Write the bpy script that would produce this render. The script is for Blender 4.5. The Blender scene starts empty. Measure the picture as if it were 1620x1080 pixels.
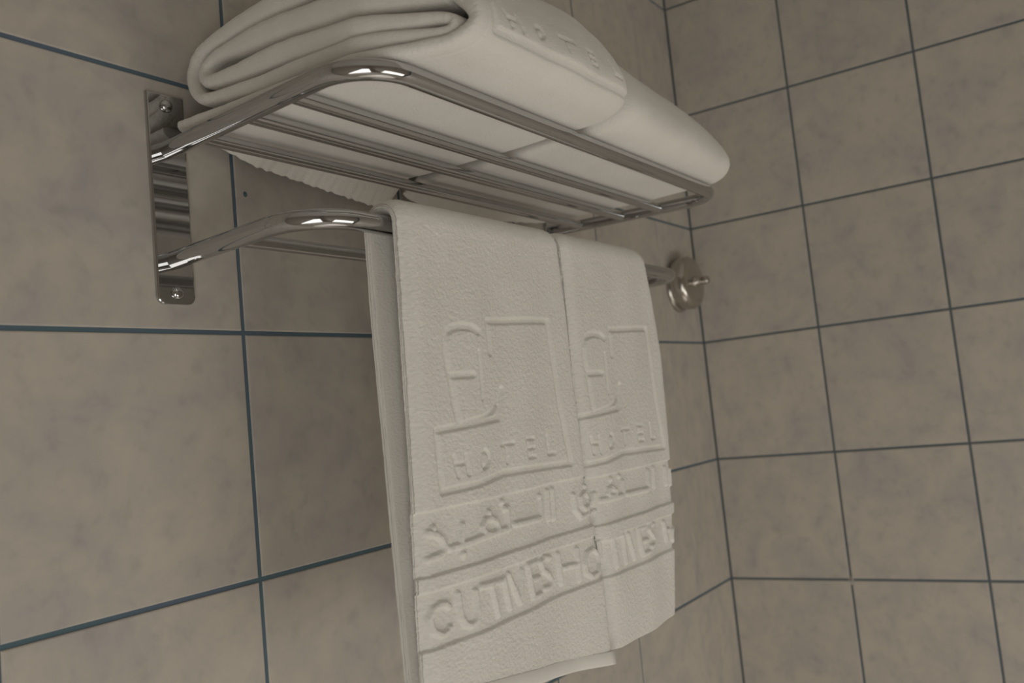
import bpy, bmesh, math, random
import numpy as np
from mathutils import Vector, Matrix

random.seed(7)
rng = np.random.default_rng(7)
scene = bpy.context.scene
COL = scene.collection

# ------------------------------------------------------------------ camera
cam_data = bpy.data.cameras.new('camera')
cam = bpy.data.objects.new('camera', cam_data)
COL.objects.link(cam)
cam_right = (0.52663664, -0.84382648, -0.10300838)
cam_down = (0.02480597, 0.13637606, -0.99034652)
cam_fwd = (0.84972849, 0.51899754, 0.09275256)
cam_pos = (-1.42300753, -0.60988794, 1.5097667)
m = Matrix.Identity(4)
for r_ in range(3):
    m[r_][0] = cam_right[r_]
    m[r_][1] = -cam_down[r_]
    m[r_][2] = -cam_fwd[r_]
    m[r_][3] = cam_pos[r_]
cam.matrix_world = m
cam_data.sensor_fit = 'HORIZONTAL'
cam_data.sensor_width = 36.0
cam_data.lens = 1404.721 * 36.0 / 1620.0
cam_data.shift_x = -0.05945
cam_data.shift_y = -0.01524
cam_data.clip_start = 0.02
cam_data.dof.use_dof = True
cam_data.dof.focus_distance = 0.72
cam_data.dof.aperture_fstop = 7.0
scene.camera = cam

# ------------------------------------------------------------------ world, light, exposure
world = bpy.data.worlds.new('world')
scene.world = world
world.use_nodes = True
world.node_tree.nodes['Background'].inputs[0].default_value = (0.9, 0.95, 1.0, 1)
world.node_tree.nodes['Background'].inputs[1].default_value = 0.1
scene.view_settings.view_transform = 'Standard'
scene.view_settings.look = 'None'
scene.view_settings.exposure = 0.0
scene.view_settings.gamma = 1.0
scene.view_settings.use_curve_mapping = False


def area_light(name, loc, target, sx, sy, power, color):
    d = bpy.data.lights.new(name, 'AREA')
    d.shape = 'RECTANGLE'
    d.size, d.size_y = sx, sy
    d.energy = power
    d.color = color
    o = bpy.data.objects.new(name, d)
    COL.objects.link(o)
    o.location = loc
    dirv = Vector(target) - Vector(loc)
    o.rotation_euler = dirv.to_track_quat('-Z', 'Y').to_euler()
    return o


area_light('mirror_lamp', (-0.80, -1.9, 0.66), (-0.70, 0.0, 1.6), 1.2, 0.9, 8.5, (1.0, 0.950, 0.885))
area_light('left_fill_light', (-2.32, -1.1, 0.64), (-0.3, -0.3, 1.3), 1.2, 1.2, 12.0, (1.0, 0.985, 0.94))  # added soft fill from the left for the right wall; no doorway stands here


def spot_light(name, loc, target, power, angle, color):
    d = bpy.data.lights.new(name, 'SPOT')
    d.energy = power
    d.spot_size = angle
    d.spot_blend = 0.35
    d.shadow_soft_size = 0.03
    d.color = color
    o = bpy.data.objects.new(name, d)
    COL.objects.link(o)
    o.location = loc
    o.rotation_euler = (Vector(target) - Vector(loc)).to_track_quat('-Z', 'Y').to_euler()
    return o


spot_light('floor_bounce_spot', (-0.75, -1.45, 2.36), (-0.70, -0.45, 0.0), 230.0, math.radians(24), (1.0, 0.95, 0.90))  # added unseen spot; its floor bounce gives chrome highlights and brightens lower tiles

# ------------------------------------------------------------------ helpers
def link(o, parent=None):
    COL.objects.link(o)
    if parent is not None:
        o.parent = parent
    return o


def mesh_obj(name, me, mat, parent=None, smooth=True):
    if mat is not None and len(me.materials) == 0:
        me.materials.append(mat)
    if smooth:
        me.polygons.foreach_set('use_smooth', [True] * len(me.polygons))
    me.update()
    return link(bpy.data.objects.new(name, me), parent)


def bm_obj(name, bm, mat, parent=None, smooth=True):
    bmesh.ops.recalc_face_normals(bm, faces=bm.faces[:])
    me = bpy.data.meshes.new(name)
    bm.to_mesh(me)
    bm.free()
    return mesh_obj(name, me, mat, parent, smooth)


def tag(o, label=None, cat=None, group=None, kind=None):
    if label: o['label'] = label
    if cat: o['category'] = cat
    if group: o['group'] = group
    if kind: o['kind'] = kind
    return o


def empty(name, loc):
    o = bpy.data.objects.new(name, None)
    o.empty_display_size = 0.05
    o.location = loc
    return link(o)


def put_child(o, parent):
    """parent a world-space mesh object, keeping it in place"""
    o.parent = parent
    o.matrix_parent_inverse = Matrix.Translation(-parent.location)
    return o


def bevel_box(bm, lo, hi, bev=0.0, seg=1):
    geom = bmesh.ops.create_cube(bm, size=1.0)
    c = [(a + b) / 2 for a, b in zip(lo, hi)]
    s = [(b - a) for a, b in zip(lo, hi)]
    for v in geom['verts']:
        v.co = Vector((c[i] + v.co[i] * s[i] for i in range(3)))
    if bev > 0:
        edges = list({e for v in geom['verts'] for e in v.link_edges})
        bmesh.ops.bevel(bm, geom=edges, offset=bev, segments=seg, affect='EDGES', profile=0.5)


def fillet(pts, rad, n=14):
    pts = [Vector(p) for p in pts]
    out = [pts[0]]
    for i in range(1, len(pts) - 1):
        a, b, c = pts[i - 1], pts[i], pts[i + 1]
        u, v = (a - b).normalized(), (c - b).normalized()
        ang = u.angle(v)
        t = rad / math.tan(ang / 2)
        cen = b + (u + v).normalized() * (rad / math.sin(ang / 2))
        p0, p1 = b + u * t, b + v * t
        r0, r1 = p0 - cen, p1 - cen
        tot = r0.angle(r1)
        ax = r0.cross(r1).normalized()
        for k in range(n + 1):
            out.append(cen + Matrix.Rotation(tot * k / n, 3, ax) @ r0)
    out.append(pts[-1])
    return out


def tube(bm, pts, r, nseg=28, cap=True):
    pts = [Vector(p) for p in pts]
    rings = []
    up = Vector((0, 0, 1))
    for i, p in enumerate(pts):
        t = (pts[min(i + 1, len(pts) - 1)] - pts[max(i - 1, 0)]).normalized()
        side = t.cross(up)
        if side.length < 1e-4:
            side = t.cross(Vector((1, 0, 0)))
        side.normalize()
        nup = side.cross(t).normalized()
        rings.append([bm.verts.new(p + r * (math.cos(a) * side + math.sin(a) * nup))
                      for a in [2 * math.pi * k / nseg for k in range(nseg)]])
    for a, b in zip(rings, rings[1:]):
        for k in range(nseg):
            bm.faces.new((a[k], a[(k + 1) % nseg], b[(k + 1) % nseg], b[k]))
    if cap:
        # the caps keep their own vertices so that the shading of the long sides stays straight
        bm.faces.new([bm.verts.new(v.co) for v in rings[0][::-1]])
        bm.faces.new([bm.verts.new(v.co) for v in rings[-1]])


def lathe(bm, prof, cen, axis, nseg=48):
    """prof = list of (radius, distance along axis)"""
    axis = Vector(axis).normalized()
    s = axis.orthogonal().normalized()
    t = axis.cross(s)
    cen = Vector(cen)
    rings = []
    for r, h in prof:
        if r < 1e-6:
            rings.append([bm.verts.new(cen + axis * h)])
        else:
            rings.append([bm.verts.new(cen + axis * h + r * (math.cos(a) * s + math.sin(a) * t))
                          for a in [2 * math.pi * k / nseg for k in range(nseg)]])
    for a, b in zip(rings, rings[1:]):
        if len(a) == 1 and len(b) == 1:
            continue
        for k in range(nseg):
            k2 = (k + 1) % nseg
            if len(a) == 1:
                bm.faces.new((a[0], b[k2], b[k]))
            elif len(b) == 1:
                bm.faces.new((a[k], a[k2], b[0]))
            else:
                bm.faces.new((a[k], a[k2], b[k2], b[k]))


# ------------------------------------------------------------------ materials
def new_mat(name):
    mt = bpy.data.materials.new(name)
    mt.use_nodes = True
    nt = mt.node_tree
    return mt, nt, nt.nodes['Principled BSDF']


def add(nt, typ, **kw):
    n = nt.nodes.new(typ)
    for k, v in kw.items():
        setattr(n, k, v)
    return n


def ramp(nt, stops):
    r = add(nt, 'ShaderNodeValToRGB')
    e = r.color_ramp.elements
    e[0].position, e[0].color = stops[0][0], (*stops[0][1], 1)
    e[1].position, e[1].color = stops[-1][0], (*stops[-1][1], 1)
    for p, c in stops[1:-1]:
        x = e.new(p)
        x.color = (*c, 1)
    return r


def tile_material():
    mt, nt, b = new_mat('mottled_tile')
    tc = add(nt, 'ShaderNodeTexCoord')
    oi = add(nt, 'ShaderNodeObjectInfo')
    off = add(nt, 'ShaderNodeVectorMath', operation='SCALE')
    off.inputs[0].default_value = (37.0, 91.0, 53.0)
    nt.links.new(oi.outputs['Random'], off.inputs['Scale'])
    ad = add(nt, 'ShaderNodeVectorMath', operation='ADD')
    nt.links.new(tc.outputs['Object'], ad.inputs[0])
    nt.links.new(off.outputs[0], ad.inputs[1])
    n1 = add(nt, 'ShaderNodeTexNoise')
    n1.inputs['Scale'].default_value = 17.0
    n1.inputs['Detail'].default_value = 7.0
    n1.inputs['Roughness'].default_value = 0.62
    n1.inputs['Distortion'].default_value = 0.5
    nt.links.new(ad.outputs[0], n1.inputs['Vector'])
    r1 = ramp(nt, TILE_STOPS)
    nt.links.new(n1.outputs['Fac'], r1.inputs['Fac'])
    # small warm specks
    n2 = add(nt, 'ShaderNodeTexNoise')
    n2.inputs['Scale'].default_value = 60.0
    n2.inputs['Detail'].default_value = 4.0
    nt.links.new(ad.outputs[0], n2.inputs['Vector'])
    r2 = ramp(nt, [(0.28, (0.86, 0.86, 0.86)), (0.45, (1, 1, 1)), (0.75, (1.05, 1.04, 1.02))])
    nt.links.new(n2.outputs['Fac'], r2.inputs['Fac'])
    mx = add(nt, 'ShaderNodeMix', data_type='RGBA', blend_type='MULTIPLY')
    mx.inputs[0].default_value = 0.8
    nt.links.new(r1.outputs[0], mx.inputs[6])
    nt.links.new(r2.outputs[0], mx.inputs[7])
    # slight difference from tile to tile
    hs = add(nt, 'ShaderNodeHueSaturation')
    mr = add(nt, 'ShaderNodeMapRange')
    mr.inputs['To Min'].default_value = 0.97
    mr.inputs['To Max'].default_value = 1.03
    nt.links.new(oi.outputs['Random'], mr.inputs['Value'])
    nt.links.new(mr.outputs[0], hs.inputs['Value'])
    nt.links.new(mx.outputs[2], hs.inputs['Color'])
    nt.links.new(hs.outputs[0], b.inputs['Base Color'])
    b.inputs['Roughness'].default_value = 0.5
    b.inputs['Specular IOR Level'].default_value = 0.3
    bp = add(nt, 'ShaderNodeBump')
    bp.inputs['Strength'].default_value = 0.08
    bp.inputs['Distance'].default_value = 0.002
    nt.links.new(n1.outputs['Fac'], bp.inputs['Height'])
    nt.links.new(bp.outputs[0], b.inputs['Normal'])
    return mt


def grout_material(name, c1, c2):
    mt, nt, b = new_mat(name)
    tc = add(nt, 'ShaderNodeTexCoord')
    n1 = add(nt, 'ShaderNodeTexNoise')
    n1.inputs['Scale'].default_value = 14.0
    n1.inputs['Detail'].default_value = 5.0
    nt.links.new(tc.outputs['Object'], n1.inputs['Vector'])
    r1 = ramp(nt, [(0.35, c1), (0.65, c2)])
    nt.links.new(n1.outputs['Fac'], r1.inputs['Fac'])
    nt.links.new(r1.outputs[0], b.inputs['Base Color'])
    b.inputs['Roughness'].default_value = 0.85
    return mt


def plain_material(name, col, rough=0.7, metal=0.0, var=0.06):
    mt, nt, b = new_mat(name)
    tc = add(nt, 'ShaderNodeTexCoord')
    n1 = add(nt, 'ShaderNodeTexNoise')
    n1.inputs['Scale'].default_value = 6.0
    n1.inputs['Detail'].default_value = 4.0
    nt.links.new(tc.outputs['Object'], n1.inputs['Vector'])
    r1 = ramp(nt, [(0.3, tuple(c * (1 - var) for c in col)), (0.7, tuple(min(1, c * (1 + var)) for c in col))])
    nt.links.new(n1.outputs['Fac'], r1.inputs['Fac'])
    nt.links.new(r1.outputs[0], b.inputs['Base Color'])
    b.inputs['Roughness'].default_value = rough
    b.inputs['Metallic'].default_value = metal
    return mt


def chrome_material(name, col, rough):
    mt, nt, b = new_mat(name)
    tc = add(nt, 'ShaderNodeTexCoord')
    n1 = add(nt, 'ShaderNodeTexNoise')
    n1.inputs['Scale'].default_value = 40.0
    n1.inputs['Detail'].default_value = 3.0
    nt.links.new(tc.outputs['Object'], n1.inputs['Vector'])
    mr = add(nt, 'ShaderNodeMapRange')
    mr.inputs['To Min'].default_value = rough * 0.7
    mr.inputs['To Max'].default_value = rough * 1.3
    nt.links.new(n1.outputs['Fac'], mr.inputs['Value'])
    nt.links.new(mr.outputs[0], b.inputs['Roughness'])
    b.inputs['Base Color'].default_value = (*col, 1)
    b.inputs['Metallic'].default_value = 1.0
    return mt


def towel_material(name, terry=1.0, rib=0.0):
    mt, nt, b = new_mat(name)
    tc = add(nt, 'ShaderNodeTexCoord')
    n0 = add(nt, 'ShaderNodeTexNoise')
    n0.inputs['Scale'].default_value = 22.0
    n0.inputs['Detail'].default_value = 4.0
    nt.links.new(tc.outputs['Object'], n0.inputs['Vector'])
    r0 = ramp(nt, [(0.3, (0.81, 0.785, 0.735)), (0.7, (0.86, 0.838, 0.79))])
    nt.links.new(n0.outputs['Fac'], r0.inputs['Fac'])
    nt.links.new(r0.outputs[0], b.inputs['Base Color'])
    b.inputs['Roughness'].default_value = 0.95
    b.inputs['Specular IOR Level'].default_value = 0.1
    b.inputs['Sheen Weight'].default_value = 0.25
    b.inputs['Sheen Roughness'].default_value = 0.6
    # terry loops: two noises of different grain plus fine weave rows
    mp = add(nt, 'ShaderNodeMapping')
    mp.inputs['Scale'].default_value = (0.6, 1.0, 1.3)
    nt.links.new(tc.outputs['Object'], mp.inputs['Vector'])
    n1 = add(nt, 'ShaderNodeTexNoise')
    n1.inputs['Scale'].default_value = 620.0
    n1.inputs['Detail'].default_value = 2.0
    nt.links.new(mp.outputs[0], n1.inputs['Vector'])
    v1 = add(nt, 'ShaderNodeTexVoronoi')
    v1.inputs['Scale'].default_value = 480.0
    nt.links.new(tc.outputs['Object'], v1.inputs['Vector'])
    ad = add(nt, 'ShaderNodeMath', operation='SUBTRACT')
    nt.links.new(n1.outputs['Fac'], ad.inputs[0])
    ml = add(nt, 'ShaderNodeMath', operation='MULTIPLY')
    ml.inputs[1].default_value = 0.4
    nt.links.new(v1.outputs['Distance'], ml.inputs[0])
    nt.links.new(ml.outputs[0], ad.inputs[1])
    bp = add(nt, 'ShaderNodeBump')
    bp.inputs['Strength'].default_value = 0.36 * terry
    bp.inputs['Distance'].default_value = 0.0012
    nt.links.new(ad.outputs[0], bp.inputs['Height'])
    nt.links.new(bp.outputs[0], b.inputs['Normal'])
    return mt


TILE_STOPS = [(0.25, (0.43, 0.405, 0.40)), (0.40, (0.505, 0.470, 0.435)), (0.58, (0.565, 0.527, 0.462)), (0.8, (0.60, 0.56, 0.50))]
M_tile = tile_material()
M_grout_left = grout_material('blue_grout', (0.118, 0.158, 0.215), (0.095, 0.158, 0.188))
M_grout_right = grout_material('slate_grout', (0.135, 0.155, 0.165), (0.105, 0.145, 0.170))
M_grout_white = plain_material('white_grout', (0.45, 0.42, 0.39), 0.8)
M_chrome = chrome_material('polished_chrome', (0.53, 0.535, 0.54), 0.05)
M_chrome_dull = chrome_material('brushed_nickel', (0.56, 0.53, 0.49), 0.16)
M_towel = towel_material('white_terry')
M_towel_soft = towel_material('white_terry_soft', 1.2)
M_hem = towel_material('flat_woven_hem', 0.25)
M_plaster = plain_material('ceiling_plaster', (0.62, 0.60, 0.56))
M_floor = plain_material('floor_tile', (0.62, 0.58, 0.53), 0.4)
M_walltile = plain_material('plain_tiled_wall', (0.50, 0.46, 0.41), 0.6)
M_door = plain_material('dark_door', (0.05, 0.035, 0.03), 0.5)

# ------------------------------------------------------------------ room shell
ROOM_X, ROOM_Y, CEIL = -2.4, -2.0, 2.4
GD = 0.0010        # how far the joints lie behind the tile faces


def slab(name, lo, hi, mat, label):
    bm = bmesh.new()
    bevel_box(bm, lo, hi)
    o = bm_obj(name, bm, mat, None, smooth=False)
    return tag(o, label, None, None, 'structure')


wall_l = slab('wall_left', (ROOM_X, GD, 0), (GD, 0.1, CEIL), M_grout_left, 'beige tiled wall with blue joints behind the towel rack')
wall_r = slab('wall_right', (GD, ROOM_Y, 0), (0.1, 0.1, CEIL), M_grout_right, 'beige tiled wall with dark joints to the right of the corner')
slab('wall_front', (ROOM_X, ROOM_Y - 0.1, 0), (0.1, ROOM_Y, CEIL), M_walltile, 'plain beige wall facing the towel rack')
slab('wall_back', (ROOM_X - 0.1, ROOM_Y - 0.1, 0), (ROOM_X, 0.1, CEIL), M_walltile, 'plain beige wall at the far left end')
slab('floor', (ROOM_X - 0.1, ROOM_Y - 0.1, -0.1), (0.1, 0.1, 0), M_floor, 'brown tiled bathroom floor')
slab('ceiling', (ROOM_X - 0.1, ROOM_Y - 0.1, CEIL), (0.1, 0.1, CEIL + 0.1), M_plaster, 'off-white plaster ceiling')

# tiles: one shared bevelled mesh, scaled per tile to the spacing of the joints
TW = 0.197


def tile_mesh():
    """197 mm tile lying in the xz plane, face at y = 0 looking along -y"""
    bm = bmesh.new()
    h = TW / 2
    rings = []
    for inset, y in ((0, GD + 0.004), (0, 0.0008), (0.0004, 0.0003), (0.0012, 0.0)):
        a = h - inset
        rings.append([bm.verts.new((sx * a, y, sz * a)) for sx, sz in ((-1, -1), (1, -1), (1, 1), (-1, 1))])
    for p, q in zip(rings, rings[1:]):
        for k in range(4):
            bm.faces.new((p[k], p[(k + 1) % 4], q[(k + 1) % 4], q[k]))
    bm.faces.new(rings[-1])
    bmesh.ops.recalc_face_normals(bm, faces=bm.faces[:])
    me = bpy.data.meshes.new('tile')
    bm.to_mesh(me)
    bm.free()
    me.materials.append(M_tile)
    return me


ME_TILE = tile_mesh()


def lay_tile(parent, a0, a1, z0, z1, side, jit):
    o = link(bpy.data.objects.new('tile', ME_TILE), parent)
    cz, ca = (z0 + z1) / 2, (a0 + a1) / 2
    o.scale = ((a1 - a0) / TW, 1.0, (z1 - z0) / TW)
    if side == 'left':
        o.location = (ca, jit, cz)
    else:
        o.location = (jit, ca, cz)
        o.rotation_euler = (0, 0, -math.pi / 2)
    return o


G = 0.0036
rows = [0.2 * k for k in range(13)]
# joints on the left wall: x of the middle of each joint and its width; the last ones are a cut strip at the corner
jx = [(-2.34, G), (-2.14, G), (-1.94, G), (-1.74, G), (-1.54, G), (-1.34, G), (-1.140, G), (-0.9435, G), (-0.7408, G),
      (-0.538, G), (-0.3355, 0.0028), (-0.1355, 0.0016), (0.0, 0.0026)]
for (xa, wa), (xb, wb) in zip(jx, jx[1:]):
    for za, zb in zip(rows, rows[1:]):
        lay_tile(wall_l, xa + wa / 2, xb - wb / 2 - (0.0 if xb < 0 else 0.0004), za + G / 2, zb - G / 2, 'left', random.uniform(-0.0003, 0.0003))
jy = [0.0, -0.2008, -0.4005] + [-0.4005 - 0.2 * k for k in range(1, 8)]
for ya, yb in zip(jy, jy[1:]):
    for za, zb in zip(rows, rows[1:]):
        g2 = G / 2
        lay_tile(wall_r, yb + g2, ya - g2 - (0.0 if ya < 0 else 0.0006), za + g2, zb - g2, 'right', random.uniform(-0.0003, 0.0003))

# a smear of white grout at one crossing of the right wall, and a dab of blue beside a joint
bm = bmesh.new()
bevel_box(bm, (0.0001, -0.2030, 1.1915), (0.0021, -0.1990, 1.2045), 0.0007)
bevel_box(bm, (0.0001, -0.2050, 1.1985), (0.0021, -0.1965, 1.2015), 0.0007)
g = bm_obj('grout_smear', bm, M_grout_white, wall_r)
g['label'] = 'smear of white grout over a joint crossing'
bm = bmesh.new()
bmesh.ops.create_icosphere(bm, subdivisions=2, radius=0.0022)
for v in bm.verts:
    v.co = Vector((v.co.x * 0.9 - 0.9325, v.co.y * 0.3, v.co.z * 1.1 + 1.7185))
g = bm_obj('grout_dab', bm, M_grout_left, wall_l)
g['label'] = 'dab of blue grout on the tile face'

# ------------------------------------------------------------------ towel rack
ZU, ZL = 1.742, 1.655
RT, RB = 0.0072, 0.0053
rack = empty('towel_rack', (-0.73, 0.0, 1.70))
tag(rack, 'chrome wall towel rack with slatted shelf on top and a lower rail', 'towel rack')


def plate(xc, z0, z1):
    bm = bmesh.new()
    w, rr = 0.0158, 0.006
    outline = [(-w, z1), (w, z1)]
    for k in range(7):
        a = -k / 6 * math.pi / 2
        outline.append((w - rr + rr * math.cos(a), z0 + rr + rr * math.sin(a)))
    for k in range(7):
        a = -math.pi / 2 - k / 6 * math.pi / 2
        outline.append((-w + rr + rr * math.cos(a), z0 + rr + rr * math.sin(a)))
    rings = []
    for ins, y in ((0, -0.0003), (0, -0.0026), (0.0005, -0.0033), (0.0013, -0.0036)):
        cz = (z0 + z1) / 2
        ring = []
        for x, z in outline:
            ring.append(bm.verts.new((xc + x * (1 - ins / w), y, cz + (z - cz) * (1 - ins / (z1 - cz)))))
        rings.append(ring)
    n = len(outline)
    for p, q in zip(rings, rings[1:]):
        for k in range(n):
            bm.faces.new((p[k], p[(k + 1) % n], q[(k + 1) % n], q[k]))
    bm.faces.new(rings[0][::-1])
    # face of the plate: inner grid with a very slight waviness of pressed sheet
    bm.faces.new(rings[-1])
    o = bm_obj('mounting_plate', bm, M_chrome, None, smooth=False)
    put_child(o, rack)
    for zs in (z1 - 0.0095, z0 + 0.0085):
        bm = bmesh.new()
        lathe(bm, [(0.0052, 0.0), (0.0050, 0.0012), (0.0042, 0.0026), (0.0026, 0.0034), (0.0, 0.0037)], (xc, -0.0036, zs), (0, -1, 0), 24)
        s = bm_obj('screw', bm, M_chrome, None)
        s.parent = o
        s.matrix_parent_inverse = o.matrix_parent_inverse.inverted() if False else Matrix.Identity(4)
    return o


plate(-1.0045, 1.6205, 1.7868)
plate(-0.4555, 1.6205, 1.7868)


def rack_tube(name, pts, r):
    bm = bmesh.new()
    tube(bm, pts, r)
    return put_child(bm_obj(name, bm, M_chrome, None), rack)


rack_tube('shelf_rail', fillet([(-1.0045, -0.003, ZU), (-1.0225, -0.2315, ZU), (-0.4420, -0.2315, ZU), (-0.4550, -0.003, ZU)], 0.040), RT)
rack_tube('towel_rail', fillet([(-1.0045, -0.003, ZL), (-1.0215, -0.172, ZL), (-0.4440, -0.172, ZL), (-0.4550, -0.003, ZL)], 0.040), RT)
for yb in (-0.155, -0.1045, -0.0465):
    tL = -1.0045 - 0.018 * (-yb / 0.2315)
    tR = -0.455 + 0.013 * (-yb / 0.2315)
    rack_tube('shelf_bar', [(tL + 0.002, yb, ZU - 0.0008), (tR - 0.001, yb, ZU - 0.0008)], RB)
rack_tube('inner_bar', [(-1.012, -0.085, ZL), (-0.450, -0.085, ZL)], RB)

# ------------------------------------------------------------------ round wall fitting near the corner
fit = empty('wall_fitting', (-0.082, 0.0, 1.69))
tag(fit, 'small round nickel wall fitting with a knob, beside the tiled corner', 'wall fitting')
bm = bmesh.new()
lathe(bm, [(0.0, 0.0), (0.0405, 0.0), (0.0405, 0.003), (0.0385, 0.006), (0.036, 0.007)], (-0.083, -0.0004, 1.690), (0, -1, 0), 56)
put_child(bm_obj('base', bm, M_chrome_dull, None), fit)
bm = bmesh.new()
lathe(bm, [(0.0400, 0.006), (0.0430, 0.008), (0.0438, 0.020), (0.0430, 0.027), (0.0405, 0.031), (0.036, 0.0330), (0.02, 0.0340), (0.0, 0.0342)],
      (-0.083, 0.0, 1.6955), (0, -1, 0), 56)
put_child(bm_obj('housing', bm, M_chrome_dull, None), fit)
bm = bmesh.new()
lathe(bm, [(0.0, 0.032), (0.0095, 0.032), (0.0095, 0.0365), (0.0055, 0.038), (0.0050, 0.048), (0.0066, 0.049), (0.0070, 0.055), (0.0052, 0.0575), (0.0, 0.058)],
      (-0.083, 0.0, 1.6955), (0, -1, 0), 28)
put_child(bm_obj('knob', bm, M_chrome_dull, None), fit)

# ------------------------------------------------------------------ relief pattern of the towels (millimetres on the cloth)
LOGO= {'E': [(-880.5, 1576.4), (-887.0, 1579.2), (-898.2, 1580.1), (-908.3, 1579.0), (-915.2, 1575.7), (-918.3, 1568.7), (-918.5, 1554.9), (-915.8, 1541.1), (-913.8, 1524.5), (-911.2, 1508.6)], 'Emid': [(-914.4, 1543.1), (-891.2, 1543.3)], 'Eser': [(-882.2, 1561.9), (-882.4, 1523.8)], 'frame': [(-866.4, 1559.7), (-866.9, 1584.8), (-778.8, 1587.9), (-775.6, 1548.9), (-772.1, 1511.3), (-763.0, 1463.2), (-828.7, 1465.2), (-861.8, 1466.0), (-895.5, 1462.0), (-934.3, 1460.8), (-936.1, 1504.3), (-902.3, 1506.2), (-863.1, 1508.7), (-855.0, 1531.4)], 'Ecurve': [(-903.1, 1508.0), (-884.7, 1510.0), (-871.2, 1513.8), (-862.9, 1520.7), (-857.3, 1529.2)]}
HOT= {'H1': [(-919.5, 1484.7), (-916.3, 1469.6)], 'H2': [(-907.2, 1484.9), (-905.5, 1469.6)], 'H3': [(-918.2, 1478.8), (-906.3, 1478.6)], 'O': [(-884.5, 1485.8), (-881.2, 1483.1), (-880.8, 1478.1), (-884.0, 1473.7), (-888.2, 1472.5), (-889.8, 1476.9), (-888.2, 1483.0), (-884.5, 1485.8)], 'T1': [(-860.8, 1487.6), (-845.2, 1488.0)], 'T2': [(-855.3, 1487.6), (-855.7, 1473.3)], 'E1': [(-827.2, 1489.2), (-825.8, 1474.4)], 'E2': [(-827.2, 1489.2), (-817.7, 1489.5)], 'E3': [(-826.4, 1481.5), (-817.7, 1481.8)], 'E4': [(-825.8, 1474.4), (-816.8, 1474.5)], 'L1': [(-795.3, 1489.7), (-793.8, 1474.3)], 'L2': [(-793.8, 1474.3), (-783.6, 1474.1)]}
AR= [[(-949.7, 1434.9), (-941.5, 1432.2), (-936.2, 1428.2), (-933.5, 1422.7), (-936.6, 1418.3), (-951.1, 1417.2)], [(-944.6, 1437.7), (-944.2, 1437.3)], [(-914.9, 1434.7), (-918.3, 1421.2), (-928.5, 1420.5)], [(-928.5, 1420.5), (-917.3, 1420.8), (-896.0, 1422.6), (-859.6, 1423.1), (-858.8, 1439.3)], [(-883.1, 1434.8), (-875.7, 1431.6), (-873.0, 1426.4), (-877.1, 1422.8), (-884.9, 1422.8), (-892.2, 1425.7), (-893.8, 1429.9), (-890.5, 1434.0), (-883.1, 1434.8)], [(-884.6, 1439.3), (-884.2, 1439.0)], [(-865.5, 1444.4), (-865.1, 1444.0)], [(-862.2, 1438.8), (-861.8, 1438.5)], [(-850.9, 1424.9), (-811.6, 1423.6), (-810.5, 1437.3)], [(-812.4, 1441.5), (-811.9, 1441.1)], [(-798.5, 1443.7), (-799.2, 1420.8)], [(-790.9, 1444.2), (-790.9, 1420.3)], [(-916.2, 1414.2), (-915.9, 1413.9)]]
AR2= [[(-761.4, 1435.4), (-760.3, 1423.2), (-752.0, 1414.6), (-739.3, 1416.1), (-734.5, 1424.1)], [(-741.6, 1435.4), (-734.1, 1430.4), (-735.7, 1422.7), (-743.1, 1420.6), (-749.9, 1424.8), (-749.5, 1431.8), (-741.6, 1435.4)], [(-740.5, 1440.8), (-740.0, 1440.4)], [(-721.2, 1431.1), (-722.9, 1422.8), (-728.5, 1422.5)], [(-713.5, 1424.0), (-673.9, 1423.5), (-672.8, 1436.5)], [(-695.6, 1433.4), (-688.4, 1430.0), (-689.3, 1426.0), (-698.1, 1425.2), (-703.1, 1428.6), (-700.9, 1432.5), (-695.6, 1433.4)], [(-696.2, 1441.5), (-695.6, 1441.1)], [(-680.3, 1442.5), (-679.7, 1442.0)], [(-666.6, 1423.7), (-623.1, 1422.7), (-621.8, 1440.9)], [(-604.3, 1441.7), (-606.1, 1422.8)], [(-721.8, 1415.8), (-721.2, 1415.4)], [(-577.7, 1438.8), (-577.7, 1422.0)], [(-565.5, 1435.5), (-567.2, 1420.7)]]
LA= [[(-934.2, 1381.2), (-937.6, 1384.1), (-943.2, 1385.0), (-950.1, 1383.0), (-953.2, 1376.6), (-951.1, 1368.9), (-944.2, 1364.1), (-937.4, 1364.9), (-935.0, 1367.2)], [(-925.1, 1388.2), (-923.5, 1371.6), (-920.3, 1365.6), (-914.5, 1363.3), (-908.5, 1365.4), (-907.0, 1371.3), (-908.3, 1386.3)], [(-901.9, 1388.1), (-876.0, 1386.6)], [(-889.4, 1387.3), (-883.2, 1362.9)], [(-871.8, 1387.4), (-867.0, 1364.2)], [(-865.6, 1389.5), (-853.0, 1365.0), (-848.0, 1388.6)], [(-824.1, 1391.0), (-838.7, 1390.6), (-834.7, 1364.8), (-821.1, 1364.3)], [(-836.6, 1378.5), (-823.0, 1378.0)], [(-802.2, 1389.6), (-812.1, 1392.0), (-817.9, 1388.8), (-815.3, 1381.8), (-805.4, 1376.9), (-801.9, 1371.1), (-806.1, 1366.2), (-815.3, 1367.2)], [(-789.7, 1389.9), (-787.3, 1365.4)], [(-763.1, 1389.4), (-761.6, 1362.8)], [(-788.6, 1377.8), (-761.9, 1376.2)], [(-738.0, 1384.7), (-729.4, 1379.9), (-727.5, 1370.9), (-733.1, 1362.5), (-742.8, 1361.5), (-751.0, 1367.0), (-752.4, 1375.0), (-747.8, 1382.6), (-738.0, 1384.7)]]
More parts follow.
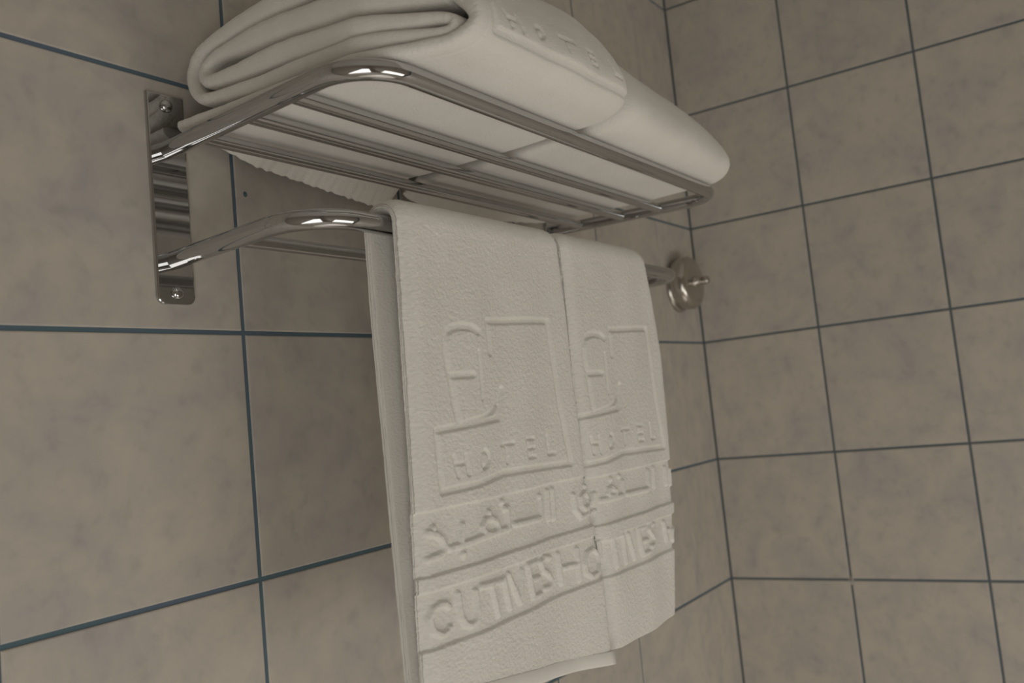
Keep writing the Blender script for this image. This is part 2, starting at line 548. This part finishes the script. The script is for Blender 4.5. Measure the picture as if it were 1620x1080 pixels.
LA2= [[(-718.7, 1387.5), (-717.7, 1373.7), (-721.4, 1368.9)], [(-715.0, 1389.3), (-685.4, 1388.5)], [(-702.6, 1389.2), (-698.4, 1361.8)], [(-683.3, 1387.0), (-681.0, 1361.6)], [(-672.6, 1386.8), (-664.5, 1362.2), (-662.0, 1388.4)], [(-641.3, 1388.4), (-653.8, 1388.2), (-650.0, 1363.2), (-634.7, 1362.9)], [(-652.0, 1375.5), (-637.9, 1375.1)], [(-617.9, 1387.2), (-627.5, 1388.7), (-632.5, 1384.3), (-624.3, 1377.6), (-617.7, 1372.1), (-623.0, 1366.8), (-630.8, 1367.4)], [(-591.7, 1384.7), (-588.1, 1365.9)], [(-589.7, 1376.2), (-581.2, 1375.7)], [(-565.8, 1375.9), (-573.1, 1373.4), (-575.3, 1365.5), (-569.7, 1361.7)]]



def poly_dist(X, Z, poly):
    """distance in metres from grid points to a polyline given in millimetres"""
    P = np.array(poly) / 1000.0
    d = np.full(X.shape, 1e3)
    for a, b in zip(P, P[1:]):
        ab = b - a
        L = max(ab @ ab, 1e-12)
        t = np.clip(((X - a[0]) * ab[0] + (Z - a[1]) * ab[1]) / L, 0, 1)
        d = np.minimum(d, np.hypot(X - a[0] - t * ab[0], Z - a[1] - t * ab[1]))
    return d


def sstep(e0, e1, v):
    t = np.clip((v - e0) / (e1 - e0), 0, 1)
    return t * t * (3 - 2 * t)


def stroke(X, Z, poly, half, soft=0.0011):
    d = poly_dist(X, Z, poly)
    return 1 - sstep(half - soft * 0.5, half + soft, d)


def hand_relief(X, Z, second):
    """height of the pile above the flat weave: 0 = full pile, negative = woven down"""
    def tr(poly):
        if not second:
            return poly
        return [(x * 0.924 + 127.6, z * 1.0 - 2.6) for x, z in poly]
    grooves = np.zeros(X.shape)
    grooves = np.maximum(grooves, stroke(X, Z, tr(LOGO['E']), 0.0024))
    grooves = np.maximum(grooves, stroke(X, Z, tr(LOGO['Emid']), 0.0021))
    grooves = np.maximum(grooves, 0.9 * stroke(X, Z, tr(LOGO['Eser']), 0.0008))
    grooves = np.maximum(grooves, stroke(X, Z, tr(LOGO['frame']), 0.0021))
    grooves = np.maximum(grooves, stroke(X, Z, tr(LOGO['Ecurve']), 0.0016))
    for p in HOT.values():
        grooves = np.maximum(grooves, stroke(X, Z, tr(p), 0.0010, 0.0009))
    h = -0.0026 * grooves
    # two woven bands with raised writing
    zt1, zb1 = (1.4495, 1.4052) if not second else (1.4462, 1.4020)
    zt2, zb2 = (1.3950, 1.3565) if not second else (1.3905, 1.3550)
    s = 0.0006
    band = sstep(zb1 - s, zb1 + s, Z) * (1 - sstep(zt1 - s, zt1 + s, Z))
    band = np.maximum(band, sstep(zb2 - s, zb2 + s, Z) * (1 - sstep(zt2 - s, zt2 + s, Z)))
    let = np.zeros(X.shape)
    for p in AR + AR2:
        let = np.maximum(let, stroke(X, Z, p, 0.0019, 0.0010))
    for p in LA + LA2:
        let = np.maximum(let, stroke(X, Z, p, 0.0018, 0.0010))
    hb = -0.0028 * band + 0.0028 * let * band
    return np.minimum(h, hb)


def grid_mesh(name, verts, faces):
    me = bpy.data.meshes.new(name)
    me.vertices.add(len(verts))
    me.vertices.foreach_set('co', verts.astype(np.float32).ravel())
    faces = np.asarray(faces, dtype=np.int32)
    me.loops.add(faces.size)
    me.loops.foreach_set('vertex_index', faces.ravel())
    me.polygons.add(len(faces))
    me.polygons.foreach_set('loop_start', np.arange(0, faces.size, 4, dtype=np.int32))
    me.polygons.foreach_set('loop_total', np.full(len(faces), 4, dtype=np.int32))
    me.update(calc_edges=True)
    me.validate()
    return me


def quads_between(idx):
    """idx: 2-D array of vertex indices -> quads"""
    a, b, c, d = idx[:-1, :-1], idx[1:, :-1], idx[1:, 1:], idx[:-1, 1:]
    return np.stack([a, b, c, d], -1).reshape(-1, 4)


# ------------------------------------------------------------------ hand towels over the lower rail
BY, BZ = -0.172, ZL


def hand_towel(label, second):
    thick = 0.0125
    rc = RT + 0.0006 + thick / 2
    # rows along the cloth: back hem -> up -> over the rail -> down to the front hem
    nb, na, nf = 60, 40, 400
    zb_back = 1.300
    if second:
        xl_z = [(1.20, -0.7150), (1.2819, -0.7167), (1.364, -0.7160), (1.4446, -0.7270), (1.5358, -0.7340), (1.651, -0.7360), (1.7, -0.7360)]
        xr_z = [(1.20, -0.590), (1.2850, -0.5850), (1.2990, -0.5805), (1.397, -0.5615), (1.558, -0.5585), (1.62, -0.566), (1.655, -0.574), (1.7, -0.578)]
        front_bottom = lambda x: 1.2910 + 0 * x
    else:
        xl_z = [(1.20, -0.9590), (1.35, -0.9580), (1.45, -0.9565), (1.58, -0.9545), (1.66, -0.9520), (1.7, -0.9520)]
        xr_z = [(1.20, -0.7230), (1.2819, -0.7247), (1.364, -0.7240), (1.4446, -0.7350), (1.5358, -0.7425), (1.651, -0.7465), (1.7, -0.7465)]
        front_bottom = lambda x: 1.2812 + (-0.7215 - x) * 0.160
    f_xl = lambda z: np.interp(z, *zip(*xl_z))
    f_xr = lambda z: np.interp(z, *zip(*xr_z))
    nx = 210 if not second else 170
    u = np.linspace(0, 1, nx)
    # finer columns near both folded edges
    rowsP, rowsN = [], []   # centre line as functions of u
    kind, par = [], []
    for k in range(nb):
        kind.append(0); par.append(k / nb)
    for k in range(na + 1):
        kind.append(1); par.append(k / na)
    for k in range(1, nf + 1):
        kind.append(2); par.append(k / nf)
    nr = len(kind)
    Y = np.zeros((nr, nx)); Z = np.zeros((nr, nx)); NY = np.zeros((nr, nx)); NZ = np.zeros((nr, nx)); X = np.zeros((nr, nx))
    for i in range(nr):
        t = par[i]
        if kind[i] == 0:
            z = zb_back + (BZ - zb_back) * t
            Z[i] = z; Y[i] = BY + rc - 0.010 * (1 - t) ** 1.2; NY[i] = 1
            zz = Z[i]
        elif kind[i] == 1:
            a = math.pi * t
            Y[i] = BY + rc * math.cos(a); Z[i] = BZ + rc * math.sin(a)
            NY[i] = math.cos(a); NZ[i] = math.sin(a)
            zz = Z[i]
        else:
            x_est = f_xl(1.4) + (f_xr(1.4) - f_xl(1.4)) * u
            zb = front_bottom(x_est)
            Z[i] = BZ + (zb - BZ) * t
            Y[i] = BY - rc + 0.004 * t ** 1.5
            NY[i] = -1
            zz = Z[i]
        xl, xr = f_xl(zz), f_xr(zz)
        if second and kind[i] == 1:
            xr = xr - 0.010 * math.sin(math.pi * par[i]) ** 2
        X[i] = xl + (xr - xl) * u
        if kind[i] == 2:
            # soft vertical folds that grow towards the hem
            ph = 0.6 if second else 2.1
            Y[i] += 0.0030 * t ** 1.4 * np.sin((X[i] + 0.95) * 34 + ph + 0.5 * t) + 0.0009 * min(1.0, t * 6) * np.sin(X[i] * 95 + 3 * t)
    xl0 = X[:, :1]; xr0 = X[:, -1:]
    dl, dr = X - xl0, xr0 - X
    half = np.full((nr, nx), thick / 2)
    if not second:
        fr_ = np.array([p if k == 2 else 0.0 for k, p in zip(kind, par)])[:, None]
        Y = Y + 0.0045 * fr_ ** 5 * np.exp(-((X + 0.775) / 0.020) ** 2) - 0.0020 * fr_ ** 5 * np.exp(-((X + 0.735) / 0.016) ** 2)
    # the front face turns round softly at its folded edges
    fac = np.array([1.0 if k == 2 else (0.5 + 0.5 * p if k == 1 else 0.5) for k, p in zip(kind, par)])[:, None]
    rnd = 0.0050 * (np.exp(-(dl / 0.0045) ** 1.3)) + 0.0040 * (np.exp(-(dr / 0.0040) ** 1.3))
    out_off = half - fac * rnd
    isf = np.array([k == 2 for k in kind])
    rel = np.zeros((nr, nx))
    rel[isf] = hand_relief(X[isf], Z[isf], second)
    # the relief fades into the folds
    rel *= sstep(0.002, 0.010, dl) * 0 + 1
    # loose pile
    pile = rng.normal(0, 1, (nr, nx))
    pile = (pile + np.roll(pile, 1, 0) + np.roll(pile, 1, 1)) * 0.00009
    out_off = out_off + rel + pile * fac
    OY, OZ = Y + NY * out_off, Z + NZ * out_off
    in_off = thick / 2 - 0.003 * np.exp(-(dl / 0.004)) - 0.003 * np.exp(-(dr / 0.004))
    sub = slice(None)
    IY, IZ = Y - NY * in_off, Z - NZ * in_off
    # inner face is coarse in x
    cols = np.unique(np.linspace(0, nx - 1, 26).astype(int))
    IX, IY, IZ = X[:, cols], IY[:, cols], IZ[:, cols]
    nc = len(cols)
    # edge strips: folded layers seen from the side
    ne = 31
    v = np.linspace(0, 1, ne + 2)[1:-1]
    bul = 0.0022 * np.sin(np.pi * v) ** 0.5 + 0.0024 * np.abs(np.sin(4.0 * np.pi * v)) ** 0.8 - 0.0006
    wob = 0.0016 * np.cumsum(rng.normal(0, 1, (nr, ne)), 0) / 12.0
    wob -= np.linspace(0, 1, nr)[:, None] * wob[-1:]
    wob = np.clip((wob + np.roll(wob, 1, 1) + np.roll(wob, -1, 1)) / 3, -0.0008, 0.0008)
    wob += rng.normal(0, 1, (nr, ne)) * 0.00014
    def edge(col, cin, sgn):
        oy, oz, iy, iz = OY[:, col], OZ[:, col], IY[:, cin], IZ[:, cin]
        ey = oy[:, None] + (iy - oy)[:, None] * v
        ez = oz[:, None] + (iz - oz)[:, None] * v
        ex = X[:, col][:, None] + sgn * (bul[None] + wob)
        return ex, ey, ez
    lx, ly, lz = edge(0, 0, -1)
    rx, ry, rz = edge(-1, -1, 1)
    rx = X[:, -1:] + (rx - X[:, -1:]) * 0.4
    # stitch one closed section per row: outer (left to right), right edge, inner (right to left), left edge
    SX = np.concatenate([X, rx, IX[:, ::-1], lx[:, ::-1]], 1)
    SY = np.concatenate([OY, ry, IY[:, ::-1], ly[:, ::-1]], 1)
    SZ = np.concatenate([OZ, rz, IZ[:, ::-1], lz[:, ::-1]], 1)
    ns = SX.shape[1]
    V = np.stack([SX, SY, SZ], -1).reshape(-1, 3)
    idx = np.arange(nr * ns).reshape(nr, ns)
    idxw = np.concatenate([idx, idx[:, :1]], 1)
    F = [quads_between(idxw)]
    # caps at both hems: join outer column k with the matching inner column
    for rI in (0, nr - 1):
        o_ = idx[rI, :nx]
        i_ = idx[rI, nx + ne:nx + ne + nc][::-1]
        q = []
        for a in range(nc - 1):
            for c in range(cols[a], cols[a + 1]):
                mid = (cols[a] + cols[a + 1]) // 2
                ia = i_[a] if c < mid else i_[a + 1]
                if c == mid:
                    q.append((o_[c], o_[c + 1], i_[a + 1], i_[a]))
                else:
                    q.append((o_[c], o_[c + 1], ia, ia))
        # degenerate quads are cleaned by validate(); build them as triangles instead
        F.append(np.array([t for t in q if t[2] != t[3]], dtype=np.int32).reshape(-1, 4))
        tri_q = [t for t in q if t[2] == t[3]]
        caps.append((rI, tri_q))
    me = grid_mesh('hand_towel', V, np.concatenate(F))
    bm = bmesh.new()
    bm.from_mesh(me)
    bm.verts.ensure_lookup_table()
    for rI, tris in caps:
        for t in tris:
            try:
                bm.faces.new([bm.verts[int(j)] for j in t[:3]])
            except ValueError:
                pass
        le = [bm.verts[int(idx[rI, j])] for j in [0] + list(range(ns - 1, nx + ne + nc - 1, -1))] + [bm.verts[int(idx[rI, nx + ne + nc - 1])]]
        ri = [bm.verts[int(idx[rI, j])] for j in range(nx - 1, nx + ne + 1)]
        for loop in (le, ri):
            try:
                bm.faces.new(loop)
            except ValueError:
                pass
    caps.clear()
    bmesh.ops.recalc_face_normals(bm, faces=bm.faces[:])
    bm.to_mesh(me)
    bm.free()
    o = mesh_obj('hand_towel', me, M_towel)
    tag(o, label, 'towel', 'hand towels over the lower rail')
    if second:
        return o
    # flat woven hem strip sewn along the front bottom
    hb = bmesh.new()
    last = [i for i in range(nr) if kind[i] == 2][-1]
    ncol = 40
    cc = np.linspace(3, nx - 2, ncol).astype(int)
    prev = None
    for c in cc:
        x, zb, y = X[last, c], Z[last, c], Y[last, c]
        h = 0.0110
        ring = [(y - thick / 2 - 0.0002, zb + h), (y - thick / 2 - 0.0009, zb + h - 0.0008), (y - thick / 2 - 0.0009, zb + 0.001), (y - thick / 2 - 0.0004, zb - 0.0008),
                (y + thick / 2, zb - 0.0008), (y + thick / 2, zb - 0.0002), (y - thick / 2 + 0.0012, zb + 0.0003), (y - thick / 2 + 0.0012, zb + h)]
        vs = [hb.verts.new((x, a, b_)) for a, b_ in ring]
        if prev:
            for k in range(len(vs)):
                hb.faces.new((prev[k], prev[(k + 1) % len(vs)], vs[(k + 1) % len(vs)], vs[k]))
        else:
            hb.faces.new(vs)
        prev = vs
    hb.faces.new(prev[::-1])
    hm = bm_obj('hem', hb, M_hem, o)
    hm['label'] = 'flat woven hem strip along the bottom'
    return o


caps = []
hand_towel('white hand towel hanging over the rail, the left of the pair, nearer the chrome plate', False)
hand_towel('white hand towel hanging over the rail, the right of the pair, nearer the corner', True)


# ------------------------------------------------------------------ folded bath towels on the shelf
def catmull(nodes, per=12):
    P = np.array(nodes, dtype=float)
    out = []
    n = len(P)
    for i in range(n - 1):
        p0, p1, p2, p3 = P[max(i - 1, 0)], P[i], P[i + 1], P[min(i + 2, n - 1)]
        for k in range(per):
            t = k / per
            out.append(0.5 * ((2 * p1) + (-p0 + p2) * t + (2 * p0 - 5 * p1 + 4 * p2 - p3) * t * t + (-p0 + 3 * p1 - 3 * p2 + p3) * t ** 3))
    out.append(P[-1])
    return np.array(out)


ROLL = [(-0.258, 1.795, .0060), (-0.235, 1.8005, .0100), (-0.19, 1.8055, .0120), (-0.14, 1.811, .0115), (-0.10, 1.814, .0110), (-0.065, 1.8165, .0090), (-0.042, 1.8165, .0065),
        (-0.0275, 1.811, .0055), (-0.0260, 1.801, .0055), (-0.036, 1.7925, .006), (-0.06, 1.790, .0075),
        (-0.10, 1.789, .0092), (-0.15, 1.786, .0095), (-0.20, 1.782, .0085), (-0.235, 1.779, .0062), (-0.256, 1.776, .005),
        (-0.2675, 1.7715, .0044), (-0.2680, 1.7662, .0042), (-0.258, 1.7640, .0045),
        (-0.22, 1.7675, .0062), (-0.1675, 1.7685, .0068), (-0.123, 1.7700, .0068), (-0.083, 1.7715, .0065), (-0.052, 1.774, .0055),
        (-0.031, 1.779, .005), (-0.0165, 1.794, .005), (-0.0125, 1.811, .0055), (-0.020, 1.8255, .0065), (-0.047, 1.8345, .0090),
        (-0.09, 1.8375, .0105), (-0.14, 1.8395, .0120), (-0.19, 1.8375, .0140), (-0.228, 1.8285, .0145), (-0.252, 1.8115, .0110),
        (-0.2700, 1.7915, .0085), (-0.2800, 1.7755, .0065), (-0.2790, 1.7640, .0060), (-0.2680, 1.7570, .0052), (-0.250, 1.7556, .0054),
        (-0.2218, 1.7556, .0054), (-0.1715, 1.7552, .0060), (-0.1275, 1.7555, .0060), (-0.08, 1.7560, .0060), (-0.050, 1.7570, .0060), (-0.030, 1.7590, .0058), (-0.0125, 1.7615, .0055)]


def roll_relief(X, Z):
    def mp(poly):
        return [((-935 + (x + 919.5) * (157.0 / 135.9)), 1774.5 + (z - 1469.5) * 0.75) for x, z in poly]
    gr = np.zeros(X.shape)
    for p in HOT.values():
        gr = np.maximum(gr, 1.15 * stroke(X, Z, mp(p), 0.0010, 0.0009))
    fr = [(-951, 1840), (-951, 1766.0), (-764, 1766.0)]
    gr = np.maximum(gr, stroke(X, Z, fr, 0.0026, 0.0014))
    return -0.0021 * gr


def roll_towel(label, nodes, x_left, x_right, droop, nxs, emboss, bulge):
    C = catmull(nodes, 14)
    n = len(C)
    T = np.gradient(C[:, :2], axis=0)
    T /= np.linalg.norm(T, axis=1)[:, None]
    Nn = np.stack([-T[:, 1], T[:, 0]], 1)
    L = np.concatenate([[0], np.cumsum(np.linalg.norm(np.diff(C[:, :2], axis=0), axis=1))])
    # stations in x: puffed ends
    e = [(0.0, 0.30), (0.0012, 0.62), (0.0035, 0.85), (0.007, 0.97)]
    mid = np.linspace(0.0115, 1, nxs)
    A = np.zeros((nxs + 8, n, 2, 3))
    xl = np.array([x_left(y, z) for y, z in C[:, :2]])
    xr = np.array([x_right(y, z) for y, z in C[:, :2]])
    st = [(('l', d), s) for d, s in e] + [(('m', t), 1.0) for t in np.linspace(0, 1, nxs)] + [(('r', d), s) for d, s in e[::-1]]
    wob = np.cumsum(rng.normal(0, 1, n)); wob -= np.linspace(0, 1, n) * wob[-1]
    wob = wob / max(1e-6, np.abs(wob).max()) * 0.0030
    lip = np.clip((L - (L[-1] - 0.026)) / 0.026, 0, 1)
    outer_front = (L > L[29 * 14]) & (C[:, 0] < -0.2)
    for k, ((kd, tt), s) in enumerate(st):
        x0, x1 = xl + 0.010 + wob, xr - 0.010 + wob
        if kd == 'l':
            X = xl + wob + tt
        elif kd == 'r':
            X = xr + wob - tt
        else:
            X = x0 + (x1 - x0) * tt
        f = (X - xl) / (xr - xl)
        by, bz = bulge(f, C[:, 0], C[:, 1])
        dr_ = xr - X
        by = by * (1 - 0.055 * np.exp(-np.maximum(dr_, 0) / 0.007))
        bz = bz * (1 - 0.10 * np.exp(-np.maximum(dr_, 0) / 0.009))
        if not emboss:
            dl_ = X - xl
            by = by * (1 - 0.12 * np.exp(-np.maximum(dl_, 0) / 0.009))
            bz = bz * (1 - 0.10 * np.exp(-np.maximum(dl_, 0) / 0.012))
        und = 0.0011 * np.sin(X * 47 + L * 30) + 0.0008 * np.sin(X * 101 + L * 71 + 1.3)
        und = und + 0.00028 * np.sin(X * 167 + L * 113 + 2 * np.sin(X * 61)) * np.sin(L * 210 - X * 90)
        top = sstep(1.7585, 1.775, C[:, 1])
        yc, zc = C[:, 0] * by, np.where(C[:, 1] > 1.7565, 1.7565 + (C[:, 1] - 1.7565) * bz, C[:, 1])
        yc = yc + und * top
        zc = zc + 0.6 * und * top
        d, rip = droop(X)
        zc = zc - d * lip ** 1.15 + rip * lip
        ht = C[:, 2] * s * (1 - 0.5 * lip * np.minimum(d / 0.01, 1))
        for side, sg in ((0, 1.0), (1, -1.0)):
            off = ht * sg
            yy, zz = yc + Nn[:, 0] * off, zc + Nn[:, 1] * off
            if side == 1 and emboss:
                rel = roll_relief(X, zz) * outer_front
                for dd, am in ((0.0085, 0.0007), (0.0125, 0.0005)):
                    rel = rel - am * np.exp(-((X - xl - wob - dd) / 0.0011) ** 2)
                yy = yy - Nn[:, 0] * rel
                zz = zz - Nn[:, 1] * rel
            A[k, :, side, 0] = X
            A[k, :, side, 1] = np.minimum(yy, -0.0035)
            A[k, :, side, 2] = zz
    ns = len(st)
    # section loop: side 0 forward, side 1 backward
    loop = np.concatenate([A[:, :, 0], A[:, ::-1, 1]], 1)
    m_ = loop.shape[1]
    idx = np.arange(ns * m_).reshape(ns, m_)
    idxw = np.concatenate([idx, idx[:, :1]], 1)
    F = [quads_between(idxw)]
    for k in (0, ns - 1):
        a = idx[k, :n]
        b = idx[k, n:][::-1]
        F.append(np.stack([a[:-1], a[1:], b[1:], b[:-1]], -1))
    me = grid_mesh('bath_towel', loop.reshape(-1, 3), np.concatenate(F))
    bm = bmesh.new()
    bm.from_mesh(me)
    bmesh.ops.recalc_face_normals(bm, faces=bm.faces[:])
    bm.to_mesh(me)
    bm.free()
    o = mesh_obj('bath_towel', me, M_towel_soft)
    return tag(o, label, 'towel', 'bath towels folded on the shelf')


def droop1(X):
    d = np.interp(X, [-1.01, -0.985, -0.93, -0.86, -0.777, -0.757], [0.0, 0.003, 0.019, 0.027, 0.036, 0.012])
    return d, (0.0005 * np.sin(X * 420 + 2 * np.sin(X * 61)) + 0.0004 * np.sin(X * 733)) * np.minimum(d / 0.02, 1)


def droop2(X):
    d = np.interp(X, [-0.76, -0.745, -0.70, -0.63, -0.50, -0.46], [0.010, 0.016, 0.029, 0.026, 0.013, 0.004])
    return d, 0.0004 * np.sin(X * 300)


roll_towel('folded white bath towel on the left half of the shelf, embossed with lettering', ROLL,
           lambda y, z: -1.003 + 0.33 * (z - 1.757) + max(0.0, -y - 0.2) * 0.35,
           lambda y, z: -0.755 - 0.5 * max(0.0, 1.768 - z), droop1, 190, True,
           lambda f, y, z: (1.0 + 0.012 * f, 1.0 + 0.20 * f))
roll_towel('folded white bath towel on the right half of the shelf, towards the corner', ROLL,
           lambda y, z: -0.7480 + 0.2 * max(0.0, 1.768 - z), lambda y, z: -0.462 - 0.35 * max(0.0, z - 1.80), droop2, 120, False,
           lambda f, y, z: (0.965 - 0.055 * f, 1.04 - 0.10 * f))
